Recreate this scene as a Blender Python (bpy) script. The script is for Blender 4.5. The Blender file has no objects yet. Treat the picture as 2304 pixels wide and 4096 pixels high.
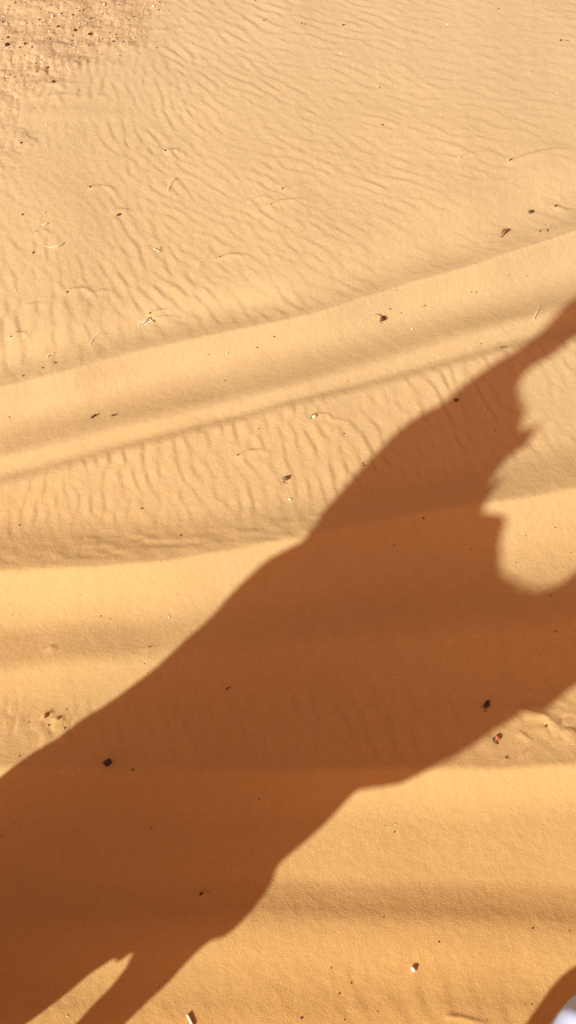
import bpy, math, random
import numpy as np
from mathutils import Vector, geometry

rad = math.radians
scene = bpy.context.scene
col = scene.collection
rng = np.random.default_rng(7)
random.seed(11)

# ------------------------------------------------------------------ camera
CAM_H, PITCH, VFOV = 2.6, rad(62), rad(56)
W, H = 2304.0, 4096.0
F = (H / 2) / math.tan(VFOV / 2)
cd = bpy.data.cameras.new("camera")
cam = bpy.data.objects.new("camera", cd)
col.objects.link(cam)
cam.location = (0, 0, CAM_H)
cam.rotation_euler = (math.pi / 2 - PITCH, 0, 0)
cd.sensor_fit = 'VERTICAL'
cd.angle_y = VFOV
cd.clip_start = 0.05
cd.clip_end = 20000
scene.camera = cam
FW = np.array([0, math.cos(PITCH), -math.sin(PITCH)])
UP = np.array([0, math.sin(PITCH), math.cos(PITCH)])


def project(x, y, z):
    dz = z - CAM_H
    dep = np.maximum(y * FW[1] + dz * FW[2], 0.15)
    v = y * UP[1] + dz * UP[2]
    return W / 2 + x / dep * F, H / 2 - v / dep * F


def ray(px, py):
    u = (px - W / 2) / F
    v = (H / 2 - py) / F
    return np.array([u, FW[1] + v * UP[1], FW[2] + v * UP[2]])


# ------------------------------------------------------------------ sun
PHI, ELEV = rad(41), rad(32)
DX, DY = math.cos(PHI), math.sin(PHI)          # horizontal way the shadows fall
COT = 1 / math.tan(ELEV)
TO_SUN = Vector((-DX * math.cos(ELEV), -DY * math.cos(ELEV), math.sin(ELEV)))

# ------------------------------------------------------------------ ground grid
def axis(lo, hi, step, far):
    core = np.arange(lo, hi + step * .5, step)
    out = []
    s, p = step, hi
    while p < far:
        s *= 1.22
        p += s
        out.append(p)
    out2 = []
    s, p = step, lo
    while p > -far:
        s *= 1.22
        p -= s
        out2.append(p)
    return np.array(out2[::-1] + list(core) + out)


STEP = 0.004
ax = axis(-1.44, 1.44, STEP, 3000)
ay = axis(-0.12, 4.30, STEP, 3000)
X, Y = np.meshgrid(ax, ay)


def smooth(a, b, x):
    t = np.clip((x - a) / (b - a), 0, 1)
    return t * t * (3 - 2 * t)


class VNoise:
    """lattice value noise"""
    def __init__(self, seed):
        self.g = np.random.default_rng(seed).random((256, 256)) * 2 - 1

    def __call__(self, x, y):
        xi = np.floor(x).astype(int); yi = np.floor(y).astype(int)
        fx = x - xi; fy = y - yi
        fx = fx * fx * fx * (fx * (fx * 6 - 15) + 10); fy = fy * fy * fy * (fy * (fy * 6 - 15) + 10)
        g = self.g
        a = g[yi % 256, xi % 256]; b = g[yi % 256, (xi + 1) % 256]
        c = g[(yi + 1) % 256, xi % 256]; d = g[(yi + 1) % 256, (xi + 1) % 256]
        return (a * (1 - fx) + b * fx) * (1 - fy) + (c * (1 - fx) + d * fx) * fy


N1, N2, N3, N4 = VNoise(1), VNoise(2), VNoise(3), VNoise(4)

# wheel-track like swales and low ridges: rows run across the slope.
# each row: height of the line over x, its tilt to the sun, amount of wind ripples on it
CX = np.array([0, 640, 1152, 1900, 2304.])
ROWS = [
    ([-900] * 5, 0.00, .8),
    ([1300, 1150, 1050, 700, 560], 0.00, 1.0),
    ([1405, 1255, 1165, 880, 730], .07, .6),
    ([1480, 1325, 1235, 1000, 850], -.05, .6),
    ([1522, 1357, 1264, 1047, 917], -.12, .3),
    ([1572, 1400, 1292, 1078, 940], .15, 0),
    ([1640, 1460, 1350, 1140, 1025], .13, 0),
    ([1715, 1540, 1425, 1225, 1120], -.01, 0),
    ([1758, 1594, 1484, 1266, 1169], -.12, 0),
    ([1800, 1635, 1525, 1300, 1205], -.15, 0),
    ([1838, 1688, 1568, 1345, 1250], .09, 0),
    ([1880, 1722, 1597, 1390, 1297], .04, 0),
    ([1915, 1752, 1620, 1419, 1328], -.20, .1),
    ([1945, 1778, 1643, 1445, 1355], .02, .9),
    ([2050, 2060, 1970, 1830, 1740], .00, .9),
    ([2150, 2140, 2060, 1920, 1840], -.13, .25),
    ([2225, 2205, 2110, 1985, 1905], -.14, .05),
    ([2262, 2235, 2135, 2015, 1935], -.10, 0),
    ([2294, 2258, 2160, 2038, 1958], .17, 0),
    ([2390, 2350, 2250, 2110, 2040], .15, 0),
    ([2490, 2450, 2370, 2230, 2150], .05, 0),
    ([2555, 2520, 2450, 2370, 2320], -.11, 0),
    ([2640, 2585, 2530, 2450, 2420], -.12, 0),
    ([2700, 2650, 2600, 2550, 2520], .07, 0),
    ([2790, 2750, 2700, 2680, 2650], .02, .1),
    ([2870, 2850, 2840, 2820, 2790], -.06, .45),
    ([2990, 3000, 3005, 2990, 2960], -.07, .4),
    ([3052, 3055, 3055, 3048, 3042], -.13, .1),
    ([3086, 3090, 3090, 3078, 3073], .19, 0),
    ([3190, 3190, 3185, 3175, 3170], .14, 0),
    ([3300, 3300, 3290, 3280, 3275], .00, .05),
    ([3500, 3500, 3490, 3500, 3510], .00, .08),
    ([3545, 3545, 3540, 3555, 3570], -.11, .1),
    ([3640, 3640, 3620, 3640, 3665], -.18, .12),
    ([3720, 3720, 3700, 3720, 3750], -.03, .15),
    ([3820, 3820, 3810, 3840, 3850], .04, .15),
    ([3920, 3920, 3930, 3940, 3950], -.02, .3),
    ([4010, 4010, 4010, 4010, 4010], -.08, .5),
    ([4110, 4110, 4110, 4110, 4110], -.03, .4),
    ([4400] * 5, 0.0, .3),
]
gx = np.arange(-700, 3001, 25.)
gy = np.arange(-600, 4601, 6.)
rows_y = np.array([np.interp(gx, CX, r[0]) + 0 * gx for r in ROWS])
# carry the slant of the rows on past the frame edges
for i, r in enumerate(ROWS):
    c = r[0]
    sl = (c[1] - c[0]) / 640.
    sr = (c[4] - c[2]) / 1152.
    rows_y[i] = np.where(gx < 0, c[0] + sl * gx, np.where(gx > 2304, c[4] + sr * (gx - 2304), rows_y[i]))
kern = np.hanning(15); kern /= kern.sum()
rows_y = np.array([np.convolve(np.pad(r, 7, mode='edge'), kern, mode='valid') for r in rows_y])
tone_v = np.array([r[1] for r in ROWS]); amp_v = np.array([r[2] for r in ROWS])
TONE = np.zeros((len(gy), len(gx))); RAMP = np.zeros_like(TONE)
for j in range(len(gx)):
    ry = np.maximum.accumulate(rows_y[:, j])
    TONE[:, j] = np.interp(gy, ry, tone_v)
    RAMP[:, j] = np.interp(gy, ry, amp_v)
k2 = np.hanning(5); k2 /= k2.sum()
TONE = np.apply_along_axis(lambda v: np.convolve(np.pad(v, 2, mode='edge'), k2, mode='valid'), 0, TONE)
GX, GY = np.meshgrid(gx, gy)
inside = (GY > 1000) & (GY < 4100)
TONE *= np.interp(GY, [1100, 1700, 2300, 3000], [2.5, 2.4, 2.15, 2.3])
TONE *= 1 + .25 * np.clip((1500 - GX) / 1200, 0, 1) * (TONE > 0) * (GY > 1500) * (GY < 2800)
TONE -= TONE[inside].mean() * smooth(700, 1200, GY)
slant = np.interp(GY, [800, 1400, 2200, 3000, 3600], [.33, .30, .15, .0, .0])
Fac = DY - slant * DX
grad = TONE / (COT * Fac)
# distance on the ground covered by one row step
dirs_y = FW[1] + (H / 2 - gy) / F * UP[1]
dirs_z = FW[2] + (H / 2 - gy) / F * UP[2]
gyy = CAM_H * dirs_y / -np.minimum(dirs_z, -.12)
ds = -np.gradient(gyy)
HB = -np.cumsum((grad * ds[:, None])[::-1], axis=0)[::-1]
HB = -HB
HB -= HB[inside].mean()


def sample(A, px, py):
    u = np.clip((px - gx[0]) / 25., 0, len(gx) - 1.001)
    v = np.clip((py - gy[0]) / 6., 0, len(gy) - 1.001)
    i = u.astype(int); j = v.astype(int); fu = u - i; fv = v - j
    return (A[j, i] * (1 - fu) + A[j, i + 1] * fu) * (1 - fv) + (A[j + 1, i] * (1 - fu) + A[j + 1, i + 1] * fu) * fv


near = (np.abs(X) < 3) & (Y > -1.5) & (Y < 6)
ctr = smooth(2.6, 1.6, np.abs(X)) * smooth(-1.2, -.3, Y) * smooth(5.6, 4.4, Y)
Z = np.zeros_like(X)
wob = 9 * N1(X * 2.3, Y * 2.3) + 4 * N2(X * 7, Y * 7)
for _ in range(3):
    PX, PY = project(X, np.maximum(Y, -.6), Z)
    Z = sample(HB, PX, PY + wob) * ctr
PX, PY = project(X, np.maximum(Y, -.6), Z)

# ------------------------------------------------------------------ wind ripples (steep side away from the sun)
RC = [  # px, py, way the ripples travel in degrees, wavelength cm, strength
    (2000, 200, 78, 6.5, .45), (2200, 600, 76, 6.5, .45), (1900, 700, 70, 6.2, .6), (1300, 200, 66, 6.0, .75),
    (1000, 60, 52, 6.5, 1.1), (1300, 650, 62, 6.0, .8), (600, 380, 12, 5.2, 1.0), (760, 300, 40, 5.5, 1.1),
    (300, 560, 14, 5.2, 1.1), (520, 620, 30, 5.4, 1.0), (250, 800, 42, 4.2, .45), (900, 800, 52, 5.6, .8),
    (200, 1080, 25, 5.2, .8), (150, 1350, 10, 6.0, 1.0), (600, 1150, 35, 5.4, .9), (1100, 1050, 44, 5.4, .85),
    (1500, 900, 60, 6.0, .75), (300, 420, 5, 5.5, .8), (1000, 450, 55, 5.4, .8), (1600, 1000, 60, 6, .6),
    (1800, 1480, 18, 4.8, .9), (1300, 1650, 18, 4.8, 1.0), (900, 1760, 18, 4.8, 1.05), (500, 1850, 12, 4.2, 1.1),
    (150, 2020, 2, 3.9, 1.0), (500, 2060, 8, 4.0, .9), (1100, 1850, 22, 4.6, .8), (2250, 1600, 25, 5, .5),
    (100, 2950, 2, 4.5, 1.1), (800, 2950, 10, 5.5, 1.2), (2200, 2920, 45, 6, .9), (1500, 2960, 12, 5.5, 1.2),
    (1700, 4000, 18, 8, .55), (1000, 4020, 30, 7, .4), (2000, 3650, 30, 2.6, .8), (1400, 3650, 15, 3, .7), (600, 3600, 20, 4, .5),
]
rc = np.array(RC, float)


def ripple_params(px, py):
    d2 = ((px[..., None] - rc[:, 0]) ** 2 + (py[..., None] - rc[:, 1]) ** 2) / 1e4 + .3
    w = d2 ** -2.0
    w /= w.sum(-1, keepdims=True)
    a = np.radians(rc[:, 2])
    th = np.arctan2((w * np.sin(a)).sum(-1), (w * np.cos(a)).sum(-1))
    return th, (w * rc[:, 3]).sum(-1) / 100, (w * rc[:, 4]).sum(-1)


ix0 = int(np.searchsorted(ax, -1.44 - 1e-6)); ix1 = int(np.searchsorted(ax, 1.44 - STEP / 2)) + 1
iy0 = int(np.searchsorted(ay, -.12 - 1e-6)); iy1 = int(np.searchsorted(ay, 4.30 - STEP / 2)) + 1
nx, ny = ix1 - ix0, iy1 - iy0
RE = np.zeros((ny, nx), np.float32); IM = np.zeros((ny, nx), np.float32)
NK = 17000
kx = rng.uniform(-1.44, 1.44, NK); ky = rng.uniform(-.12, 4.30, NK)
kpx, kpy = project(kx, ky, 0)
kth, klam, _ = ripple_params(kpx, kpy)
kth = kth + rng.normal(0, .24, NK)
klam = np.interp(kpy, [1100, 1400], [.82, 1.04]) * klam * rng.uniform(.8, 1.22, NK)
kph = rng.uniform(0, 2 * math.pi, NK)
for i in range(NK):
    if kpx[i] < -250 or kpx[i] > 2550:
        continue
    lam = klam[i]; s1 = .55 * lam; s2 = .72 * lam
    R = int(2.3 * s2 / STEP) + 1
    cx = int((kx[i] + 1.44) / STEP); cy = int((ky[i] + .12) / STEP)
    a0, a1 = max(0, cx - R), min(nx, cx + R); b0, b1 = max(0, cy - R), min(ny, cy + R)
    if a1 <= a0 or b1 <= b0:
        continue
    u = ((np.arange(a0, a1) * STEP - 1.44) - kx[i])[None, :].astype(np.float32)
    v = ((np.arange(b0, b1) * STEP - .12) - ky[i])[:, None].astype(np.float32)
    c, s = math.cos(kth[i]), math.sin(kth[i])
    p = u * c + v * s; q = -u * s + v * c
    g = np.exp(-.5 * ((p / s1) ** 2 + (q / s2) ** 2))
    ph = p * (2 * math.pi / lam) + kph[i]
    RE[b0:b1, a0:a1] += g * np.cos(ph); IM[b0:b1, a0:a1] += g * np.sin(ph)
AMP = np.hypot(RE, IM); PHS = np.arctan2(IM, RE)
AMP /= np.sqrt((AMP ** 2).mean())
# profile: long gentle rise, short steep fall
t = (PHS + math.pi) / (2 * math.pi)
rise = .70
prof = np.where(t < rise, t / rise, (1 - t) / (1 - rise))
prof = smooth(0, 1, prof) * .5 + prof * .5 - .5
rpx, rpy = PX[iy0:iy1, ix0:ix1], PY[iy0:iy1, ix0:ix1]
_, RL, RS = ripple_params(rpx, rpy)
gate = sample(RAMP, rpx, rpy)


def patch(px, py, cx, cy, rx, ry, ang=0):
    c, s = math.cos(rad(ang)), math.sin(rad(ang))
    u = (px - cx) * c + (py - cy) * s; v = -(px - cx) * s + (py - cy) * c
    return np.exp(-((u / rx) ** 2 + (v / ry) ** 2) ** 1.5)


gcx, gcy = project(X, np.maximum(Y, -.6), 0)
# stony corner: right border of the gravel over the picture rows
def gravel_mask(px, py):
    lim = np.interp(py, [-800, 0, 130, 200, 300, 380, 560, 720, 760], [800, 660, 620, 440, 300, 130, 60, 0, -400])
    return smooth(130, -130, px - lim + 90 * N3(px / 90, py / 50) + 50 * N1(px / 28, py / 16)) * (py < 900)


GRAV = gravel_mask(PX, PY) * near
grv = GRAV[iy0:iy1, ix0:ix1]
plain = patch(rpx, rpy, 250, 640, 190, 45) + patch(rpx, rpy, 330, 460, 260, 20) * .8 + patch(rpx, rpy, 1900, 870, 350, 60, -22) * .6
lown = .5 + .5 * N4(rpx / 170, rpy / 120)
rip = prof * np.minimum(AMP, 1.5) * (RL / .05) * RS * gate * (1 - .7 * grv) * (1 - np.clip(plain, 0, 1)) * (.55 + .6 * lown)
Z[iy0:iy1, ix0:ix1] += .0025 * rip * np.interp(rpy, [0, 1000, 1500], [.58, .70, .98])

# corrugations pressed in the stony corner
corr = patch(PX, PY, 190, 262, 230, 34)
Z += .0012 * corr * np.sin(PX / 21 * 2 * math.pi / 1.6) * near

# rough stony corner: small crusty lumps
lump = np.abs(N1(X * 26, Y * 26)) * .004 + np.abs(N2(X * 60, Y * 60)) * .0022 + N3(X * 9, Y * 14) * .008
Z += (lump * .9) * GRAV
# crusted dark streaks there
for (cx, cy, rx, ry, an) in [(260, 178, 330, 9, 0), (140, 140, 220, 8, -3), (90, 305, 130, 16, -8), (150, 380, 330, 9, 3), (60, 80, 90, 12, 0), (450, 118, 250, 7, 0)]:
    Z += patch(PX, PY + 9 * N1(PX / 40, PY / 25), cx, cy, rx, ry * 1.2, an) * (.0035 + .0035 * N2(X * 40, Y * 40)) * near * (.5 + .5 * N4(PX / 60, PY / 60))
Z += .0020 * patch(PX, PY, 200, 450, 330, 26, 2) * near
# soft irregularity everywhere
Z += ctr * (.0004 * N1(X * 30, Y * 30) + .00022 * N2(X * 75, Y * 75) + .0025 * N4(X * 5, Y * 5))
# trodden lumps by the lower left and lower right
Z += near * .004 * patch(PX, PY, 120, 2890, 260, 70, 20) * np.abs(N2(X * 38, Y * 22))
Z += near * .007 * patch(PX, PY, 2230, 2900, 170, 55, 20) * np.abs(N1(X * 26, Y * 30))
Z += near * .0016 * patch(PX, PY, 1100, 2130, 560, 60, -6) * N2(X * 22, Y * 50)
Z += near * .0016 * patch(PX, PY, 300, 2190, 460, 60, -4) * N2(X * 22, Y * 50)


# small wind-scour lips behind chips and straws: (points), height mm, width px
def lip(pts, hgt, wid):
    global Z
    pts = np.array(pts, float)
    x0, y0 = pts.min(0) - 40; x1, y1 = pts.max(0) + 40
    m = (PX > x0) & (PX < x1) & (PY > y0) & (PY < y1) & near
    if not m.any():
        return
    qx, qy = PX[m], PY[m]
    best = np.full(qx.shape, 1e9); tt = np.zeros(qx.shape); side = np.zeros(qx.shape)
    n = len(pts) - 1
    for k in range(n):
        a, b = pts[k], pts[k + 1]; d = b - a; L = (d ** 2).sum()
        s = np.clip(((qx - a[0]) * d[0] + (qy - a[1]) * d[1]) / L, 0, 1)
        ex, ey = qx - a[0] - s * d[0], qy - a[1] - s * d[1]
        dd = np.hypot(ex, ey)
        upd = dd < best
        best = np.where(upd, dd, best); tt = np.where(upd, (k + s) / n, tt)
        side = np.where(upd, np.sign(ey * d[0] - ex * d[1]), side)
    # sharp on the upper side, long on the lower side
    sd = best * side
    w = np.where(sd < 0, wid * .75, wid * 2.2)
    Z[m] += .75 * hgt / 1000 * np.exp(-(best / w) ** 2) * (1 - tt) ** .5 * smooth(0, .04, tt + .03)


LIPS = [
    ([(668, 603), (690, 596), (712, 600), (716, 622)], 5, 6), ([(366, 748), (400, 742), (440, 750), (470, 775)], 5, 6),
    ([(450, 842), (480, 835), (520, 840), (545, 858)], 4, 6), ([(275, 1163), (320, 1152), (350, 1156), (372, 1178)], 6, 6),
    ([(368, 1171), (410, 1160), (455, 1162)], 4, 6), ([(602, 1252), (640, 1240), (690, 1238)], 7, 6), ([(625, 1272), (680, 1266), (722, 1272)], 5, 7),
    ([(42, 1345), (70, 1333), (100, 1332), (112, 1350)], 6, 6), ([(882, 1027), (920, 1016), (980, 1018), (1010, 1030)], 5, 6),
    ([(1130, 757), (1160, 750), (1215, 740)], 3, 6), ([(1085, 817), (1120, 806), (1190, 796), (1240, 803)], 5, 6),
    ([(2040, 642), (2090, 628), (2160, 606), (2230, 596), (2300, 602)], 6, 7), ([(2045, 1393), (2050, 1391), (2030, 1390), (2065, 1389)], 2, 4),
    ([(1283, 1655), (1310, 1655), (1330, 1677), (1365, 1680), (1400, 1695)], 3.5, 6), ([(955, 1820), (1000, 1802), (1050, 1800), (1085, 1815)], 5, 7),
    ([(1375, 103), (1400, 92), (1425, 95), (1432, 118)], 4, 6), ([(2228, 826), (2262, 838), (2300, 842)], 5, 6),
    ([(2150, 925), (2190, 918), (2230, 912)], 4, 6), ([(1835, 629), (1880, 612), (1990, 603)], 3, 6),
    ([(1000, 800), (1050, 787), (1090, 792)], 3, 6), ([(145, 935), (175, 920), (210, 938)], 4, 6), ([(110, 1223), (150, 1214), (190, 1216)], 4, 6),
    ([(730, 2020), (760, 2015), (790, 2018)], 1, 5), ([(200, 2590), (215, 2588), (232, 2592)], 5, 8), ([(590, 2589), (620, 2586)], 2, 5),
    ([(2180, 2908), (2200, 2906), (2218, 2908)], 3, 5), ([(2020, 3032), (2040, 3031)], 3, 5), ([(2085, 3020), (2130, 2990)], 3, 8),
    ([(2080, 2830), (2130, 2850), (2180, 2862), (2225, 2905), (2250, 2935)], 5, 9), ([(2090, 2935), (2130, 2965)], 4, 8),
    ([(470, 2950), (500, 2960)], 3, 6), ([(815, 3575), (835, 3570), (860, 3582)], 4, 7), ([(180, 2858), (205, 2845), (215, 2862)], 6, 9),
    ([(225, 2872), (262, 2875)], 6, 8), ([(1800, 4062), (1850, 4068), (1900, 4082), (1965, 4098)], 6, 8),
    ([(790, 1060), (830, 1020)], 3, 6), ([(1250, 2060), (1300, 2058)], 2, 6), ([(760, 1045), (800, 1032), (840, 1036)], 2, 6),
]
for l in LIPS:
    lip(*l)

# far dunes
far = 1 - smooth(2, 14, -np.maximum(-np.hypot(X, Y - 2), -14))
farw = smooth(8, 60, np.hypot(X, Y - 2))
Z += farw * (1.2 * N1(X / 23, Y / 31) + 5 * N2(X / 90, Y / 120) + 9 * N3(X / 400, Y / 500))


def height(x, y):
    i = int(np.clip(np.searchsorted(ax, x) - 1, 0, len(ax) - 2)); j = int(np.clip(np.searchsorted(ay, y) - 1, 0, len(ay) - 2))
    u = (x - ax[i]) / (ax[i + 1] - ax[i]); v = (y - ay[j]) / (ay[j + 1] - ay[j])
    return float((Z[j, i] * (1 - u) + Z[j, i + 1] * u) * (1 - v) + (Z[j + 1, i] * (1 - u) + Z[j + 1, i + 1] * u) * v)


def ground_at(px, py):
    r = ray(px, py)
    z = 0.
    for _ in range(8):
        tt = (z - CAM_H) / r[2]
        z = z + .8 * (height(r[0] * tt, r[1] * tt) - z)
    tt = (z - CAM_H) / r[2]
    return r[0] * tt, r[1] * tt, z


def ppm(px, py):
    """picture pixels per metre (across) at that place"""
    r = ray(px, py)
    return F / (CAM_H / -r[2])


# ------------------------------------------------------------------ helpers
def tag(o, label=None, cat=None, group=None, kind=None):
    if label: o['label'] = label
    if cat: o['category'] = cat
    if group: o['group'] = group
    if kind: o['kind'] = kind


def mesh_obj(name, verts, faces, mat, parent=None, smooth_=True):
    me = bpy.data.meshes.new(name)
    me.from_pydata([tuple(v) for v in verts], [], [tuple(f) for f in faces])
    me.update()
    if smooth_:
        me.polygons.foreach_set('use_smooth', [True] * len(me.polygons))
    me.materials.append(mat)
    o = bpy.data.objects.new(name, me)
    col.objects.link(o)
    if parent: o.parent = parent
    return o


def new_mat(name, rough=.9, spec=.2):
    m = bpy.data.materials.new(name); m.use_nodes = True
    nt = m.node_tree; b = nt.nodes['Principled BSDF']
    b.inputs['Roughness'].default_value = rough
    b.inputs['Specular IOR Level'].default_value = spec
    return m, nt, b


def noisy_mat(name, c1, c2, scale, rough=.8, spec=.3, bump=.3, detail=5):
    m, nt, b = new_mat(name, rough, spec)
    tc = nt.nodes.new('ShaderNodeTexCoord')
    n = nt.nodes.new('ShaderNodeTexNoise'); n.inputs['Scale'].default_value = scale; n.inputs['Detail'].default_value = detail
    nt.links.new(tc.outputs['Object'], n.inputs['Vector'])
    r = nt.nodes.new('ShaderNodeValToRGB')
    r.color_ramp.elements[0].position = .35; r.color_ramp.elements[1].position = .68
    r.color_ramp.elements[0].color = (*c1, 1); r.color_ramp.elements[1].color = (*c2, 1)
    nt.links.new(n.outputs['Fac'], r.inputs['Fac']); nt.links.new(r.outputs['Color'], b.inputs['Base Color'])
    bp = nt.nodes.new('ShaderNodeBump'); bp.inputs['Strength'].default_value = bump; bp.inputs['Distance'].default_value = .1 / scale
    nt.links.new(n.outputs['Fac'], bp.inputs['Height']); nt.links.new(bp.outputs['Normal'], b.inputs['Normal'])
    return m


M_BLACK = noisy_mat('black_stone', (.012, .010, .010), (.045, .036, .034), 90, .42, .5)
M_DARK = noisy_mat('dark_brown_chip', (.05, .025, .011), (.11, .058, .026), 120, .8)
M_POD = noisy_mat('seed_pod_skin', (.045, .016, .006), (.12, .050, .018), 160, .6)
M_GREY = noisy_mat('grey_brown_stone', (.11, .075, .045), (.30, .21, .14), 110, .7)
M_OLIVE = noisy_mat('olive_stone', (.05, .040, .010), (.12, .10, .035), 150, .6)
M_WHITE = noisy_mat('white_stone', (.66, .60, .46), (.84, .80, .66), 120, .8)
M_STRAW = noisy_mat('straw', (.74, .66, .42), (.88, .80, .58), 60, .6)
M_PALE = noisy_mat('pale_grit', (.62, .54, .38), (.84, .78, .62), 120, .8)
M_CLOD = noisy_mat('sand_clod', (.33, .21, .10), (.44, .31, .16), 130, .95, .1, .6)
M_LEAF = noisy_mat('dry_leaf', (.16, .085, .04), (.34, .20, .11), 110, .7)
M_RED = noisy_mat('red_brown_husk', (.22, .075, .03), (.46, .20, .09), 120, .6)
M_FUR = noisy_mat('camel_wool', (.40, .26, .15), (.55, .38, .24), 40, .95, .1, .8)
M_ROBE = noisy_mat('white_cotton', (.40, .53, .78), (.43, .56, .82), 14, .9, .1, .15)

# sand
m_sand, nt, bs = new_mat('sand', .95, .12)
L = nt.links.new
tc = nt.nodes.new('ShaderNodeTexCoord')
sep = nt.nodes.new('ShaderNodeSeparateXYZ'); L(tc.outputs['Object'], sep.inputs['Vector'])
nA = nt.nodes.new('ShaderNodeTexNoise'); nA.inputs['Scale'].default_value = 1.3; nA.inputs['Detail'].default_value = 4; L(tc.outputs['Object'], nA.inputs['Vector'])
nG = nt.nodes.new('ShaderNodeTexNoise'); nG.inputs['Scale'].default_value = 420; nG.inputs['Detail'].default_value = 3; L(tc.outputs['Object'], nG.inputs['Vector'])
nM = nt.nodes.new('ShaderNodeTexNoise'); nM.inputs['Scale'].default_value = 55; nM.inputs['Detail'].default_value = 6; nM.inputs['Roughness'].default_value = .7; L(tc.outputs['Object'], nM.inputs['Vector'])
# paler, pinker sand up the slope, deeper orange sand at the foot
mr = nt.nodes.new('ShaderNodeMapRange'); mr.inputs['From Min'].default_value = -.1; mr.inputs['From Max'].default_value = 3.6
L(sep.outputs['Y'], mr.inputs['Value'])
ad = nt.nodes.new('ShaderNodeMath'); ad.operation = 'MULTIPLY_ADD'; ad.inputs[1].default_value = .25; L(nA.outputs['Fac'], ad.inputs[0]); 
sb = nt.nodes.new('ShaderNodeMath'); sb.operation = 'SUBTRACT'; sb.inputs[1].default_value = .125; L(mr.outputs['Result'], sb.inputs[0]); L(sb.outputs[0], ad.inputs[2])
cr = nt.nodes.new('ShaderNodeValToRGB')
SAND = [(0.0, (.480, .305, .104)), (.25, (.486, .350, .145)), (.55, (.482, .384, .190)), (1.0, (.464, .394, .224))]
cr.color_ramp.elements[0].position = 0; cr.color_ramp.elements[0].color = (*SAND[0][1], 1)
cr.color_ramp.elements[1].position = 1; cr.color_ramp.elements[1].color = (*SAND[3][1], 1)
for p, c in SAND[1:3]:
    e = cr.color_ramp.elements.new(p); e.color = (*c, 1)
L(ad.outputs[0], cr.inputs['Fac'])
at = nt.nodes.new('ShaderNodeAttribute'); at.attribute_name = 'gravel'
gm = nt.nodes.new('ShaderNodeMix'); gm.data_type = 'RGBA'; L(at.outputs['Fac'], gm.inputs['Factor']); L(cr.outputs['Color'], gm.inputs['A'])
gr = nt.nodes.new('ShaderNodeValToRGB')
gr.color_ramp.elements[0].position = .36; gr.color_ramp.elements[0].color = (.420, .318, .170, 1)
gr.color_ramp.elements[1].position = .62; gr.color_ramp.elements[1].color = (.458, .374, .212, 1)
L(nM.outputs['Fac'], gr.inputs['Fac']); L(gr.outputs['Color'], gm.inputs['B'])
gv = nt.nodes.new('ShaderNodeMapRange'); gv.inputs['From Min'].default_value = .3; gv.inputs['From Max'].default_value = .7; gv.inputs['To Min'].default_value = .90; gv.inputs['To Max'].default_value = 1.07
L(nG.outputs['Fac'], gv.inputs['Value'])
mv = nt.nodes.new('ShaderNodeMapRange'); mv.inputs['From Min'].default_value = .3; mv.inputs['From Max'].default_value = .7; mv.inputs['To Min'].default_value = .965; mv.inputs['To Max'].default_value = 1.03
L(nM.outputs['Fac'], mv.inputs['Value'])
mm = nt.nodes.new('ShaderNodeMath'); mm.operation = 'MULTIPLY'; L(gv.outputs[0], mm.inputs[0]); L(mv.outputs[0], mm.inputs[1])
vm = nt.nodes.new('ShaderNodeVectorMath'); vm.operation = 'SCALE'; L(gm.outputs['Result'], vm.inputs[0]); L(mm.outputs[0], vm.inputs['Scale'])
L(vm.outputs[0], bs.inputs['Base Color'])
b1 = nt.nodes.new('ShaderNodeBump'); b1.inputs['Strength'].default_value = .5; b1.inputs['Distance'].default_value = .0010; L(nG.outputs['Fac'], b1.inputs['Height'])
b2 = nt.nodes.new('ShaderNodeBump'); b2.inputs['Strength'].default_value = .5; b2.inputs['Distance'].default_value = .004; L(nM.outputs['Fac'], b2.inputs['Height']); L(b1.outputs['Normal'], b2.inputs['Normal'])
nF = nt.nodes.new('ShaderNodeTexNoise'); nF.inputs['Scale'].default_value = 190; nF.inputs['Detail'].default_value = 2; L(tc.outputs['Object'], nF.inputs['Vector'])
b3 = nt.nodes.new('ShaderNodeBump'); b3.inputs['Strength'].default_value = .45; b3.inputs['Distance'].default_value = .0016; L(nF.outputs['Fac'], b3.inputs['Height']); L(b2.outputs['Normal'], b3.inputs['Normal'])
L(b3.outputs['Normal'], bs.inputs['Normal'])

# ground mesh
ny_, nx_ = X.shape
me = bpy.data.meshes.new('sand_ground')
me.vertices.add(nx_ * ny_)
co = np.stack([X, Y, Z], -1).reshape(-1).astype(np.float32)
me.vertices.foreach_set('co', co)
ii, jj = np.meshgrid(np.arange(nx_ - 1), np.arange(ny_ - 1))
a = (jj * nx_ + ii).ravel()
quads = np.stack([a, a + 1, a + 1 + nx_, a + nx_], -1).astype(np.int32)
nf = len(quads)
me.loops.add(nf * 4); me.loops.foreach_set('vertex_index', quads.ravel())
me.polygons.add(nf)
me.polygons.foreach_set('loop_start', np.arange(0, nf * 4, 4, dtype=np.int32))
me.polygons.foreach_set('loop_total', np.full(nf, 4, dtype=np.int32))
me.polygons.foreach_set('use_smooth', np.ones(nf, dtype=bool))
att = me.attributes.new('gravel', 'FLOAT', 'POINT')
att.data.foreach_set('value', GRAV.ravel().astype(np.float32))
me.update(); me.validate()
me.materials.append(m_sand)
ground = bpy.data.objects.new('sand_ground', me); col.objects.link(ground)
tag(ground, 'rippled golden desert sand crossed by smooth low ridges', 'ground', kind='structure')


# ------------------------------------------------------------------ things that throw the big shadows
def to_sr(px, py, base):
    x, y, z = ground_at(px, py)
    r = x * DX + y * DY - base
    s = -x * DY + y * DX
    return s, z + r / COT          # place on the upright plane at 'base'


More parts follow.
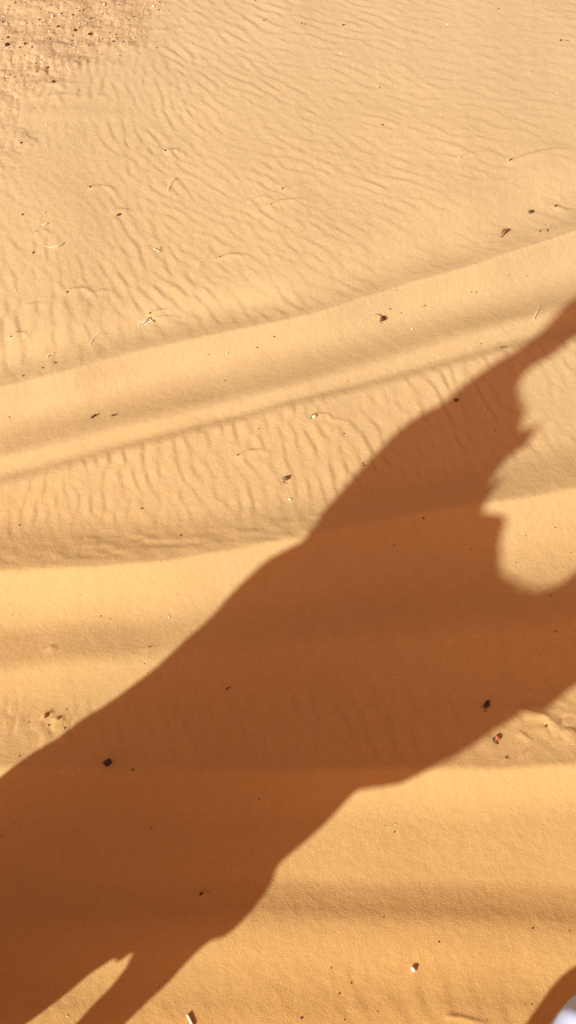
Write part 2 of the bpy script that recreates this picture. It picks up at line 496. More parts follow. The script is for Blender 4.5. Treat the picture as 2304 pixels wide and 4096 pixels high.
def body_from_outline(name, outline, base, T, D, mat, step=.05):
    pts = [Vector(p) for p in outline]
    # round the corners a little
    q = []
    n = len(pts)
    for i in range(n):
        a_, b_ = pts[i], pts[(i + 1) % n]
        q += [a_ * .8 + b_ * .2, a_ * .2 + b_ * .8]
    res = []
    for i in range(len(q)):
        a_, b_ = q[i], q[(i + 1) % len(q)]
        k = max(1, int((b_ - a_).length / .03))
        res += [a_.lerp(b_, t_ / k) for t_ in range(k)]
    n = len(res)
    arr = np.array([tuple(p) for p in res])
    arr[:, 1] = np.where(arr[:, 1] > .15, arr[:, 1] + .0045 * np.sin(np.arange(n) * 2.1) * np.cos(np.arange(n) * .73), arr[:, 1])
    x0, y0 = arr.min(0); x1, y1 = arr.max(0)
    gxx, gyy_ = np.meshgrid(np.arange(x0, x1, step), np.arange(y0, y1, step))
    P = np.stack([gxx.ravel(), gyy_.ravel()], -1)

    def dist(P):
        a_ = arr; b_ = np.roll(arr, -1, 0); d = b_ - a_
        t_ = np.clip(((P[:, None] - a_) * d).sum(-1) / (d ** 2).sum(-1), 0, 1)
        return np.sqrt(((P[:, None] - a_ - t_[..., None] * d) ** 2).sum(-1)).min(1)

    P = P[dist(P) > .018]
    verts = [Vector(p) for p in arr] + [Vector(p) for p in P]
    out = geometry.delaunay_2d_cdt(verts, [(i, (i + 1) % n) for i in range(n)], [], 1, 1e-6)
    v2 = np.array([tuple(v) for v in out[0]]); faces = [tuple(f) for f in out[2]]
    dd = dist(v2); edge = dd < 1e-4
    tt = np.clip(dd / D, 0, 1)
    off = T * np.sqrt(1 - (1 - tt) ** 2)
    off *= 1 + .05 * np.sin(v2[:, 0] * 23 + v2[:, 1] * 17)
    V = []
    for (s, z), o_ in zip(v2, off):
        b_ = Vector((base * DX - s * DY, base * DY + s * DX, z))
        V.append((b_, o_))
    front = [p + TO_SUN * o_ for p, o_ in V]
    idx = {}; back = []
    for i, (p, o_) in enumerate(V):
        if edge[i]:
            idx[i] = i
        else:
            idx[i] = len(V) + len(back); back.append(p - TO_SUN * o_)
    fs = faces + [tuple(idx[i] for i in reversed(f)) for f in faces]
    return mesh_obj(name, front + back, fs, mat)


BASE1 = -1.0
upper_edge = [(2304, 1187), (2178, 1306), (2090, 1386), (1995, 1437), (1915, 1493), (1836, 1549), (1780, 1604), (1748, 1624), (1700, 1644),
    (1637, 1684), (1581, 1728), (1534, 1779), (1462, 1851), (1398, 1922), (1343, 1986), (1303, 2034), (1271, 2072), (1239, 2128), (1208, 2167),
    (1152, 2193), (1097, 2219), (1041, 2259), (954, 2342), (882, 2418), (819, 2493), (747, 2553), (668, 2628), (604, 2684), (509, 2756),
    (429, 2815), (334, 2871), (239, 2946), (143, 3002), (48, 3070), (0, 3108), (-90, 3175)]
gap_edge = [(103, 4096), (159, 4058), (238, 3998), (302, 3946), (366, 3891), (416, 3860), (452, 3838), (476, 3848), (524, 3812), (512, 3860), (469, 3915), (413, 3978), (358, 4034), (302, 4096)]
lower_edge = [(501, 4096), (588, 4010), (660, 3946), (739, 3859), (803, 3795), (843, 3763), (882, 3755), (938, 3720), (1010, 3644), (1065, 3573),
    (1097, 3501), (1121, 3453), (1152, 3426), (1224, 3366), (1303, 3295), (1367, 3227), (1414, 3175), (1446, 3159), (1502, 3150), (1581, 3145),
    (1645, 3116), (1708, 3084), (1740, 3065), (1828, 3026), (1891, 2986), (1955, 2938), (2010, 2907), (2058, 2875), (2098, 2853), (2138, 2856),
    (2173, 2855), (2225, 2811), (2265, 2771), (2304, 2748), (2420, 2660)]
bay_edge = [(2420, 2180), (2304, 2283), (2265, 2320), (2217, 2346), (2146, 2354), (2074, 2336), (2019, 2294), (2001, 2247), (2002, 2191), (2012, 2135),
    (2024, 2085), (2024, 2057), (1979, 2057), (1937, 2050), (1948, 2014), (1975, 1964), (2026, 1902), (1970, 1932), (1979, 1898), (2019, 1851), (2050, 1815), (2090, 1803),
    (2122, 1763), (2142, 1728), (2162, 1682), (2130, 1708), (2086, 1720), (2098, 1676), (2106, 1644), (2102, 1616), (2086, 1588), (2078, 1557),
    (2086, 1521), (2106, 1489), (2138, 1461), (2193, 1437), (2249, 1394), (2304, 1350), (2420, 1260)]
g0 = 1 / COT
foot = height(-1.2, -.2)
o1 = [to_sr(*p, BASE1) for p in upper_edge]
o1 += [(.99, .29), (.93, .19), (.82, .14), (.78, .08), (.80, foot - .01), (.62, foot - .01), (.63, .06), (.58, .11), (.45, .215)]
o1 += [to_sr(*p, BASE1) for p in gap_edge]
o1 += [(.335, .27), (.35, .10), (.37, foot - .01), (.20, foot - .01), (.235, .10), (.245, .27)]
o1 += [to_sr(*p, BASE1) for p in lower_edge]
la = to_sr(2420, 2420, BASE1)
o1 += [(la[0] - .22, la[1] + .05), (la[0] - .24, la[1] + .22)]
o1 += [to_sr(*p, BASE1) for p in bay_edge]
lb = to_sr(2420, 1160, BASE1)
o1 += [(lb[0] - .02, lb[1] + .22), (lb[0] + .02, lb[1] + .36), (lb[0] + .09, lb[1] + .30)]
camel = body_from_outline('camel', o1, BASE1, .20, .22, M_FUR)
tag(camel, 'brown woolly camel just beyond the lower left edge, thrower of the broad shadow', 'camel')

BASE2 = -.30
corner_edge = [(2104, 4096), (2142, 4038), (2171, 3996), (2217, 3933), (2259, 3892), (2304, 3860), (2380, 3810)]
c2 = [to_sr(*p, BASE2) for p in corner_edge]
s0, z0 = c2[0]
foot2 = height(.0, -.5)
o2 = [(s0 + .03, foot2), (s0 + .01, .25)] + c2
se, ze = c2[-1]
o2 += [(se - .05, ze + .35), (se - .25, ze + .6), (se - .75, ze + .62), (se - .95, ze + .30), (se - .98, .6), (se - .96, foot2), (se - .82, foot2),
       (se - .80, .45), (se - .40, .42), (se - .22, .34), (se - .13, .25), (se - .12, foot2)]
camel2 = body_from_outline('camel', o2, BASE2, .16, .2, M_FUR)
tag(camel2, 'ridden camel below the lower right corner, beneath the white robe', 'camel')

# white robe over the rider's knee, seen from above in the corner
def robe():
    edge = [(2140, 4260), (2190, 4150), (2222, 4098), (2262, 4042), (2308, 3990), (2380, 3935), (2500, 3890), (2700, 3880)]
    zt = 1.55
    rows = []
    for k, (px, py) in enumerate(edge):
        r_ = ray(px + 6, py + 2); t_ = (zt - CAM_H) / r_[2]
        rows.append(np.array([r_[0] * t_, r_[1] * t_, zt]))
    rows = np.array(rows)
    verts, faces = [], []
    nu, nv = 40, 28
    cum = np.linspace(0, 1, len(rows))
    for i in range(nu):
        u = i / (nu - 1)
        p = np.array([np.interp(u, cum, rows[:, c]) for c in range(3)])
        for j in range(nv):
            a_ = j / (nv - 1)
            ang = math.pi * a_
            # a rolled fold: top of knee and the cloth hanging down behind it
            rad_ = .11
            inward = np.array([.78, -.62, 0])
            fold = .008 * math.sin(u * 17 + 2 * a_) * math.sin(ang)
            w = p + inward * (rad_ - (rad_ + fold) * math.cos(ang) ) + np.array([0, 0, (rad_ + fold) * math.sin(ang) * .9 - rad_ * .3])
            verts.append(w)
    for i in range(nu - 1):
        for j in range(nv - 1):
            q = i * nv + j
            faces.append((q, q + 1, q + nv + 1, q + nv))
        faces.append((i * nv, (i + 1) * nv, (i + 1) * nv + nv - 1, i * nv + nv - 1))
    faces.append(tuple(range(nv))[::-1]); faces.append(tuple((nu - 1) * nv + k for k in range(nv)))
    o = mesh_obj('white_robe', verts, faces, M_ROBE)
    tag(o, 'white cotton robe edge showing in the lower right corner', 'robe')
robe()


# ------------------------------------------------------------------ small things on the sand
def ico(sub):
    import bmesh
    bm = bmesh.new(); bmesh.ops.create_icosphere(bm, subdivisions=sub, radius=1)
    v = np.array([tuple(p.co) for p in bm.verts]); f = [tuple(x.index for x in q.verts) for q in bm.faces]
    bm.free(); return v, f


ICO3, ICO2 = ico(3), ico(2)


def stone_geo(seed, facets=7, detail=3):
    r = np.random.default_rng(seed)
    v, f = ICO3 if detail == 3 else ICO2
    v = v.copy()
    for _ in range(facets):
        n = r.normal(size=3); n /= np.linalg.norm(n); d = r.uniform(.55, .88)
        k = v @ n - d
        v -= np.where(k > 0, k, 0)[:, None] * n * .85
    v *= 1 + .06 * np.sin(v @ r.normal(size=3) * 5)[:, None]
    return v, f


def tube(path, radii, seg=7):
    path = [Vector(p) for p in path]; verts, faces = [], []
    for i, p in enumerate(path):
        d = (path[min(i + 1, len(path) - 1)] - path[max(i - 1, 0)]).normalized()
        a_ = d.cross(Vector((0, 0, 1)))
        if a_.length < .1: a_ = d.cross(Vector((1, 0, 0)))
        a_.normalize(); b_ = a_.cross(d)
        for k in range(seg):
            t_ = 2 * math.pi * k / seg
            verts.append(p + (a_ * math.cos(t_) + b_ * math.sin(t_)) * radii[i])
    for i in range(len(path) - 1):
        for k in range(seg):
            k2_ = (k + 1) % seg
            faces.append((i * seg + k, i * seg + k2_, (i + 1) * seg + k2_, (i + 1) * seg + k))
    faces.append(tuple(range(seg))[::-1]); faces.append(tuple((len(path) - 1) * seg + k for k in range(seg)))
    return verts, faces


def img_dir(px, py, ang):
    """ground heading that reads as 'ang' degrees (counter-clockwise from right) in the picture"""
    a_ = ground_at(px, py); b_ = ground_at(px + 20 * math.cos(rad(ang)), py - 20 * math.sin(rad(ang)))
    return math.atan2(b_[1] - a_[1], b_[0] - a_[0])


def stone(name, px, py, wpx, lpx, hgt, ang, mat, label, cat, seed=1, group=None, sink=.25, facets=7):
    x, y, z = ground_at(px, py); k = ppm(px, py)
    v, f = stone_geo(seed, facets)
    v = v * np.array([lpx / k / 2, wpx / k / 2, hgt / k / 2])
    o = mesh_obj(name, v, f, mat)
    o.location = (x, y, z + hgt / k / 2 * (1 - 2 * sink)); o.rotation_euler = (0, 0, img_dir(px, py, ang))
    tag(o, label, cat, group)
    return o


def on_ground(pts, lift):
    out = []
    for (px, py), l in zip(pts, lift):
        x, y, z = ground_at(px, py); out.append((x, y, z + l))
    return out


def stalk(name, pts, lift, r0, r1, mat, label=None, cat=None, group=None, parent=None, n=14):
    """curved stem through picture places, lifted off the sand by 'lift' metres"""
    P = on_ground(pts, lift)
    A = np.array(P); m = len(A); tt = np.linspace(0, m - 1, n)
    path = []
    for t_ in tt:
        i = min(int(t_), m - 2); f_ = t_ - i
        p0, p1, p2, p3 = A[max(i - 1, 0)], A[i], A[i + 1], A[min(i + 2, m - 1)]
        path.append(.5 * ((2 * p1) + (p2 - p0) * f_ + (2 * p0 - 5 * p1 + 4 * p2 - p3) * f_ ** 2 + (3 * p1 - p0 - 3 * p2 + p3) * f_ ** 3))
    o0 = path[0].copy()
    if mat in (M_STRAW, M_PALE): r0, r1 = r0 * .78, r1 * .78
    v, f = tube([p - o0 for p in path], [r0 + (r1 - r0) * i / (n - 1) for i in range(n)])
    o = mesh_obj(name, v, f, mat)
    o.location = Vector(o0) - (parent.location if parent else Vector((0, 0, 0)))
    if parent: o.parent = parent
    tag(o, label, cat, group)
    return o


def empty(name, px, py, label, cat, group=None):
    x, y, z = ground_at(px, py)
    o = bpy.data.objects.new(name, None); col.objects.link(o); o.location = (x, y, z)
    o.empty_display_size = .02
    tag(o, label, cat, group)
    return o


def child(o, par):
    o.location = Vector(o.location) - par.location
    o.parent = par
    for k in ('label', 'category', 'group'):
        if k in o: del o[k]
    return o


# main finds
e = empty('seed_pod', 1533, 1275, 'dark brown seed pod with a curly stalk on the bright smooth ridge', 'seed pod')
child(stone('husk', 1530, 1277, 20, 26, 22, 55, M_POD, '', '', 3), e)
stalk('stalk', [(1526, 1270), (1514, 1262), (1500, 1258)], [.004, .006, .001], .0011, .0006, M_DARK, parent=e)
stalk('stalk', [(1522, 1280), (1519, 1289), (1532, 1293)], [.006, .001, .001], .0013, .0007, M_LEAF, parent=e)
e = empty('dry_leaf', 2020, 933, 'curled grey-brown dry leaf below the upper right ridge shadow', 'leaf')
def leaf_blade():
    k = ppm(2020, 933)
    v, f = [], []
    n = 12
    for i in range(n):
        t_ = i / (n - 1); w = .0065 * math.sin(math.pi * min(1, t_ * .8 + .17)) + .001
        p = Vector(((t_ - .5) * .042, .004 * math.sin(t_ * 4), .004 + .007 * math.sin(math.pi * t_)))
        for j in range(7):
            a_ = -1.1 + 2.2 * j / 6
            v.append(p + Vector((0, w * math.sin(a_), w * (1 - math.cos(a_)) * .9)))
        for j in range(7):
            a_ = -1.1 + 2.2 * (6 - j) / 6
            v.append(p + Vector((0, w * math.sin(a_), w * (1 - math.cos(a_)) * .9 - .0012)))
    for i in range(n - 1):
        for j in range(14):
            f.append((i * 14 + j, i * 14 + (j + 1) % 14, (i + 1) * 14 + (j + 1) % 14, (i + 1) * 14 + j))
    f.append(tuple(range(14))[::-1]); f.append(tuple((n - 1) * 14 + j for j in range(14)))
    return v, f
lv, lf = leaf_blade()
o = mesh_obj('blade', lv, lf, M_LEAF, e); o.rotation_euler = (0, 0, img_dir(2020, 933, 38))
stalk('stalk', [(2006, 948), (2002, 950)], [.004, .002], .0018, .0012, M_POD, parent=e)
stone('dark_clod', 2120, 851, 20, 22, 15, 30, M_OLIVE, 'small dark clump above the curled dry leaf', 'clod', 5, facets=14)
stone('dark_pebble', 2222, 825, 9, 11, 10, 20, M_DARK, 'round dark pebble near the right edge above the ridge', 'pebble', 6)
e = empty('two_tone_stone', 1140, 1917, 'dark stone with a beige face on open sand left of the shadow', 'stone')
child(stone('core', 1140, 1917, 22, 28, 24, 35, M_GREY, '', '', 8), e)
stalk('splinter', [(1133, 1926), (1138, 1932), (1150, 1934)], [.002, .001, .001], .0010, .0006, M_POD, parent=e)
e = empty('split_seed', 1258, 1665, 'pale split seed with a dark tail above the two-tone stone', 'seed')
child(stone('kernel', 1257, 1668, 11, 20, 15, 30, M_PALE, '', '', 9), e)
stalk('stalk', [(1262, 1660), (1250, 1662), (1243, 1676)], [.007, .006, .001], .0011, .0009, M_DARK, parent=e)
stone('olive_stone', 1825, 1602, 17, 22, 15, 0, M_OLIVE, 'angular olive stone inside the upper part of the shadow', 'stone', 12, facets=12)
e = empty('glossy_stone', 1947, 2821, 'largest glossy black stone inside the shadow at lower right', 'stone')
child(stone('core', 1947, 2819, 26, 40, 24, 62, M_BLACK, '', '', 13, facets=10), e)
child(stone('chip', 1927, 2826, 8, 10, 8, 60, M_CLOD, '', '', 14), e)
child(stone('chip', 1940, 2846, 7, 9, 6, 10, M_RED, '', '', 15), e)
e = empty('red_husk', 1988, 2952, 'curled red-brown husk at the shadow edge below the black stone', 'husk')
stalk('rim', [(1973, 2954), (1974, 2966), (1981, 2973), (1992, 2977)], [.004, .005, .004, .001], .0022, .0012, M_POD, parent=e)
child(stone('shell', 1990, 2952, 24, 28, 18, 45, M_RED, '', '', 17, facets=9), e)
stone('black_pebble', 430, 3050, 32, 34, 26, 10, M_BLACK, 'round black pebble inside the shadow at lower left', 'pebble', 19, facets=5)
stone('dark_chip', 804, 3575, 11, 18, 12, 30, M_OLIVE, 'small olive chip half buried inside the shadow near the bottom', 'chip', 20)
stone('white_stone', 1652, 3877, 20, 25, 24, 120, M_WHITE, 'white stone on sunlit sand at the lower right', 'stone', 21, facets=9)
stalk('white_stick', [(750, 4058), (760, 4078), (772, 4104)], [.004, .004, .004], .0034, .0034, M_WHITE, 'broken white stick on the bottom edge of the sand', 'stick', n=4)
stone('sand_clod', 180, 2864, 22, 28, 18, 50, M_CLOD, 'largest sand clod on the lit lower left slope', 'clod', 23)
stone('sand_clod', 228, 2876, 12, 16, 9, 20, M_CLOD, 'sand clod just right of the largest clod', 'clod', 24)
stone('sand_clod', 193, 2903, 9, 10, 8, 10, M_CLOD, 'sand clod just below the largest clod', 'clod', 25)
stone('sand_clod', 256, 2915, 8, 10, 8, 10, M_CLOD, 'sand clod closest to the shadow edge at lower left', 'clod', 26)
e = stalk('twig', [(364, 1674), (375, 1667), (386, 1662)], [.002, .005, .004], .0022, .0034, M_DARK, 'left one of two short dark twigs in the track', 'twig', 'short dark twigs in the track', n=6)
e = stalk('twig', [(446, 1665), (458, 1662)], [.003, .004], .0022, .0034, M_DARK, 'right one of two short dark twigs in the track', 'twig', 'short dark twigs in the track', n=5)
stalk('hooked_twig', [(1450, 1850), (1453, 1861), (1461, 1867)], [.003, .001, .003], .0010, .0007, M_DARK, 'tiny hooked twig at the edge of the shadow', 'twig')
stalk('twig', [(2000, 1391), (2012, 1390), (2030, 1389)], [.003, .002, .001], .0020, .0006, M_DARK, 'tiny dark twig beside the narrow upper shadow', 'twig', n=6)
stalk('twig', [(903, 2758), (912, 2752), (920, 2748)], [.001, .002, .001], .0018, .0012, M_OLIVE, 'faint grey twig in the middle of the shadow', 'twig', n=5)
stalk('twig', [(2275, 0 + 165), (2258, 162)], [.002, .003], .001, .001, M_DARK, 'little twig near the top right edge', 'twig', n=4)

# straws
stalk('straw', [(699, 724), (684, 728), (674, 748), (673, 768), (677, 778)], [.010, .012, .008, .002, .0], .0018, .0007, M_STRAW, 'curved pale straw arching at upper left of the ripples', 'straw')
stalk('straw', [(180, 985), (205, 992), (235, 988), (252, 973)], [.001, .004, .006, .005], .0009, .0018, M_STRAW, 'curved pale straw lying like a smile at the left', 'straw')
stalk('straw', [(614, 997), (626, 1003), (640, 1010)], [.004, .005, .003], .0016, .0012, M_STRAW, 'short straight straw left of the ripple field centre', 'straw', n=5)
stalk('straw', [(641, 990), (642, 1006)], [.004, .002], .001, .0006, M_LEAF, 'short brown stem crossing the short straight straw', 'straw', n=5)
stalk('straw', [(360, 1386), (372, 1355), (395, 1340), (428, 1338)], [.0, .006, .008, .0], .0011, .0006, M_STRAW, 'long thin faint straw arc above the bright ridge at left', 'straw')
stalk('straw', [(188, 1432), (197, 1420), (218, 1416)], [.003, .006, .004], .0017, .0012, M_STRAW, 'short thick straw arc near the left edge', 'straw')
stalk('straw', [(2134, 1279), (2145, 1254), (2155, 1228)], [.004, .006, .008], .0018, .0007, M_STRAW, 'straight upright pale straw beside the upper shadow', 'straw')
stalk('straw', [(2072, 1372), (2100, 1340), (2128, 1300)], [.001, .001, .001], .0006, .0005, M_STRAW, 'hair thin straw along the upper shadow edge', 'straw')
stalk('straw', [(1437, 1302), (1452, 1283), (1482, 1262)], [.001, .003, .002], .0008, .0006, M_STRAW, 'thin straw just left of the seed pod', 'straw')
stalk('straw', [(986, 1101), (1000, 1092), (1018, 1086)], [.002, .003, .003], .0008, .0010, M_STRAW, 'thin short straw above the bright ridge middle', 'straw')
stalk('straw', [(2036, 726), (2062, 722)], [.003, .003], .0016, .0010, M_PALE, 'short white straw below the long lip at upper right', 'straw', n=4)
stalk('straw', [(170, 902), (192, 897)], [.004, .004], .0022, .0018, M_PALE, 'lower short white straw at the far left', 'straw', n=4)
stalk('straw', [(174, 855), (182, 852)], [.004, .004], .0022, .0018, M_PALE, 'upper short white straw at the far left', 'straw', n=4)
e = empty('straw_bundle', 585, 1290, 'small crossed bundle of white straws above the bright ridge', 'straw bundle')
for pts in [[(558, 1292), (598, 1274)], [(567, 1300), (597, 1277)], [(578, 1300), (616, 1288)], [(598, 1276), (613, 1295)], [(614, 1281), (600, 1291)], [(552, 1302), (562, 1302)], [(572, 1290), (590, 1284)]]:
    stalk('straw_piece', pts, [.003, .006], .0017, .0014, M_PALE, parent=e, n=4)

# named dark chips of the rippled field
CH = [(663, 603, 15, 9, 'dark chip heading the lip in the upper left ripples'), (361, 748, 13, 9, 'dark chip in the left ripples under the curly ripple crests'),
      (475, 860, 22, 12, 'largest dark chip of the left ripple field'), (90, 859, 12, 8, 'dark chip near the left edge beside the white straws'),
      (133, 1011, 15, 8, 'dark chip just left of the smile shaped straw'), (880, 1027, 11, 7, 'dark chip with a lip in the middle ripples'),
      (600, 1253, 11, 8, 'dark chip above the crossed straw bundle'), (44, 1346, 10, 7, 'dark chip with a hooked lip by the left edge'),
      (1130, 755, 13, 8, 'dark chip in the central ripple field'), (1374, 101, 15, 8, 'dark chip in the top middle ripples'),
      (1208, 93, 8, 6, 'tiny dark chip at top centre beside another'), (1221, 97, 8, 6, 'second tiny dark chip at top centre'),
      (1994, 36, 10, 6, 'dark chip near the top right edge'), (2243, 162, 12, 8, 'dark chip at the upper right edge'),
      (1530, 500, 10, 7, 'lone dark chip in the upper right ripples'), (2042, 640, 20, 7, 'dark splinter heading the longest lip at right'),
      (1085, 816, 8, 6, 'faint chip heading the middle lip'), (270, 1168, 14, 8, 'chip with a pale face left of centre ripples'),
      (145, 925, 7, 5, 'tiny chip by the left edge lip'), (952, 1820, 11, 8, 'chip with a pale face between track and shadow'),
      (1518, 350, 8, 6, 'small faded chip in the upper right ripples'), (590, 685, 5, 4, 'tiny chip amid the left ripples'),
      (220, 1452, 12, 7, 'dark chip on the rim of the bright ridge at left'), (172, 1471, 11, 6, 'second dark chip on the rim of the bright ridge at left'),
      (92, 1504, 12, 7, 'third dark chip on the rim of the bright ridge at left'), (1056, 83, 8, 7, 'small round chip at top centre left'),
      (1022, 3, 7, 5, 'small chip on the very top edge')]
for i, (px, py, l, w, lab) in enumerate(CH):
    stone('dark_chip', px, py, w * .85, l * .9, w * .7, 25 + (i * 37) % 30 - 10, M_DARK, lab, 'chip', 40 + i, 'dark chips on the rippled sand')

# stony corner
GR = [(28, 183, 14, 26, 26, 'dark'), (32, 150, 10, 16, 9, 'dark'), (232, 107, 11, 15, 11, 'dark'), (301, 123, 13, 18, 13, 'dark'), (359, 137, 13, 18, 13, 'dark'),
      (190, 271, 10, 16, 10, 'dark'), (214, 328, 14, 18, 14, 'dark'), (453, 167, 8, 14, 8, 'dark'), (494, 167, 6, 9, 6, 'dark'), (100, 176, 10, 16, 9, 'dark'),
      (80, 191, 8, 12, 8, 'dark'), (128, 190, 8, 12, 8, 'dark'), (211, 67, 13, 15, 14, 'white'), (292, 60, 6, 14, 7, 'dark'), (158, 80, 8, 9, 8, 'dark'),
      (418, 19, 10, 13, 9, 'white'), (614, 25, 12, 13, 9, 'white'), (343, 92, 8, 9, 7, 'pale'), (28, 97, 9, 11, 8, 'pale'), (10, 89, 8, 9, 9, 'dark'),
      (292, 143, 7, 9, 7, 'dark'), (464, 139, 7, 8, 7, 'dark'), (467, 151, 6, 7, 6, 'dark'), (534, 151, 9, 10, 8, 'pale'), (411, 57, 6, 7, 6, 'dark'), (318, 45, 7, 8, 6, 'dark'),
      (60, 11, 7, 8, 7, 'dark'), (205, 20, 7, 9, 7, 'dark'), (100, 11, 6, 7, 6, 'dark'), (246, 55, 8, 9, 8, 'dark'), (288, 163, 6, 8, 6, 'dark'), (410, 157, 6, 9, 6, 'dark'),
      (287, 178, 6, 8, 6, 'dark'), (355, 182, 6, 10, 6, 'dark'), (167, 240, 7, 8, 6, 'dark'), (406, 218, 5, 6, 5, 'dark'), (365, 74, 7, 10, 7, 'dark'), (378, 72, 5, 6, 5, 'dark'),
      (489, 138, 4, 5, 4, 'dark'), (430, 53, 4, 5, 4, 'dark'), (471, 157, 5, 6, 5, 'dark'), (539, 168, 5, 6, 5, 'dark'), (536, 67, 6, 7, 6, 'dark'), (600, 60, 5, 8, 5, 'dark'),
      (626, 192, 6, 7, 6, 'dark'), (635, 40, 6, 8, 6, 'dark'), (235, 262, 5, 6, 5, 'dark'), (258, 277, 5, 8, 5, 'pale'), (317, 362, 6, 7, 5, 'dark'), (242, 214, 5, 6, 5, 'dark'),
      (198, 228, 5, 5, 5, 'dark'), (475, 19, 5, 6, 5, 'dark'), (240, 4, 5, 7, 5, 'dark'), (450, 82, 5, 6, 5, 'pale'), (318, 95, 7, 8, 6, 'pale'), (300, 190, 5, 6, 5, 'pale'),
      (500, 2, 6, 7, 5, 'dark'), (40, 300, 6, 10, 6, 'dark'), (20, 315, 6, 9, 6, 'dark'), (60, 308, 6, 9, 6, 'dark'), (110, 300, 6, 8, 5, 'dark'), (42, 360, 9, 10, 7, 'white'), (83, 572, 9, 11, 8, 'dark'), (185, 497, 7, 9, 5, 'pale'), (20, 450, 4, 5, 4, 'dark')]
KM = {'dark': M_DARK, 'white': M_WHITE, 'pale': M_PALE}
SPECIAL = {0: 'biggest dark upright stone at the upper left edge', 1: 'flat dark stone above the biggest stone at the left edge', 2: 'lone dark stone under the top left white stone', 3: 'left of a pair of dark stones in the stony corner',
           4: 'right of a pair of dark stones in the stony corner', 5: 'dark stone below the pressed corrugations', 6: 'lowest dark stone of the stony corner', 12: 'largest white stone in the top left corner',
           15: 'small white stone at the top edge', 16: 'white stone where the gravel ends at the top', 61: 'small white stone at the left edge below the gravel', 62: 'dark stone at the left edge below the gravel'}
protos = {}
for i, (px, py, w, l, h_, kd) in enumerate(GR):
    w, l, h_ = w * .82, l * .82, h_ * .82
    lab = SPECIAL.get(i, 'small %s pebble among many in the stony top left corner' % kd)
    if i in SPECIAL:
        stone('gravel_stone', px, py, w, l, h_, 20 + (i * 53) % 50, KM[kd], lab, 'stone', 100 + i, 'stones of the stony corner')
    else:
        key = (kd, i % 4)
        x, y, z = ground_at(px, py); k = ppm(px, py)
        if key not in protos:
            v, f = stone_geo(200 + i % 4 + (7 if kd == 'dark' else 0), 8)
            o = mesh_obj('pebble', v * .5, f, KM[kd]); protos[key] = o
        else:
            o = protos[key].copy(); col.objects.link(o)
        o.scale = (l / k, w / k, h_ / k); o.location = (x, y, z + h_ / k * .25); o.rotation_euler = (0, 0, img_dir(px, py, (i * 53) % 60))
        tag(o, lab, 'pebble', 'small %s pebbles of the stony corner' % kd)

# specks: tiny grains on the open sand, each one a mesh copy
SPECK_DARK = [(567, 2035, 8), (1096, 1347, 7), (1028, 1391, 7), (833, 1419, 6), (900, 1522, 6), (1036, 1715, 6), (37, 1669, 7), (723, 2142, 9), (598, 2588, 9), (108, 2351, 4), (325, 2380, 4),
    (403, 2465, 7), (440, 2477, 6), (36, 2420, 6), (49, 2460, 6), (578, 2656, 5), (613, 2328, 4), (78, 2101, 7), (277, 3009, 7), (267, 2838, 6), (116, 2888, 6), (85, 2906, 5), (77, 3026, 8), (591, 2692, 5), (30, 2895, 6),
    (1540, 3304, 6), (1578, 3328, 8), (1534, 3669, 6), (1755, 3768, 8), (2130, 3714, 8), (2278, 3724, 6), (1405, 3932, 9), (1325, 3872, 8), (1356, 3975, 11), (1205, 4072, 12), (1510, 4045, 7), (1378, 4080, 6), (2127, 4018, 7), (2099, 4018, 5), (1950, 4080, 6),
    (1693, 2074, 10), (1505, 2112, 7), (1577, 2180, 8), (1884, 2197, 7), (1980, 1722, 7), (2220, 2111, 7), (2285, 2212, 6), (2065, 2251, 6), (2103, 2142, 5), (2222, 2526, 9), (2202, 2382, 7), (2170, 2594, 6), (530, 3079, 10), (55, 3296, 7), (78, 3306, 7),
    (311, 3313, 5), (606, 3315, 7), (1035, 3197, 7), (1925, 1375, 6), (1700, 1222, 8), (1695, 1225, 6), (1605, 1252, 6), (1560, 1236, 7), (2182, 2906, 10), (2024, 3031, 9), (1376, 1735, 8), (1392, 1523, 6), (7, 3345, 6), (2190, 923, 10), (2160, 926, 9), (1585, 1160, 6), (1505, 1156, 5), (2108, 1104, 6), (1905, 1170, 6), (1885, 1168, 6), (2036, 1103, 5)]
SPECK_PALE = [(1309, 2260, 6), (1225, 2313, 6), (1820, 2332, 7), (1257, 2875, 7), (2034, 2551, 7), (1829, 2551, 6), (1057, 2562, 6), (1940, 1634, 7), (1939, 1635, 5), (1931, 1562, 7), (752, 2905, 7), (978, 2771, 5), (1160, 1998, 12), (1168, 1994, 7), (1648, 1317, 10), (909, 1411, 8), (1538, 1483, 7), (1692, 1901, 6),
    (677, 2467, 8), (627, 3940, 8), (1580, 3257, 6), (1582, 3298, 6), (1300, 262, 8), (1365, 215, 8), (2228, 372, 8), (1838, 628, 8), (1692, 878, 8), (1955, 1175, 7), (1949, 1173, 6), (2068, 1124, 7), (610, 276, 7), (63, 1163, 7), (270, 4065, 9), (62, 1162, 5), (148, 1464, 7), (125, 1390, 8), (530, 1500, 5), (1148, 4067, 5), (788, 1562, 5), (1790, 98, 7), (2195, 898, 7)]
r9 = random.Random(5)
for kd, lst, mt in (('dark', SPECK_DARK, M_DARK), ('pale', SPECK_PALE, M_PALE)):
    geos = []
    for q in range(3):
        v, f = stone_geo(300 + q + (9 if kd == 'dark' else 0), 6, 2)
        tmp = mesh_obj('sand_grain', v * .5, f, mt)
        geos.append(tmp.data)
        bpy.data.objects.remove(tmp)
    for i, (px, py, s) in enumerate(lst):
        x, y, z = ground_at(px, py); k = ppm(px, py)
        o = bpy.data.objects.new('sand_grain', geos[i % 3]); col.objects.link(o)
        d = s / k * r9.uniform(.65, .9)
        o.scale = (d * 1.25, d * .85, d * .9); o.location = (x, y, z + d * .2); o.rotation_euler = (0, 0, r9.uniform(0, 3))
        tag(o, 'tiny %s grain lying loose on the open sand' % kd, 'grain', 'tiny %s grains on the open sand' % kd)

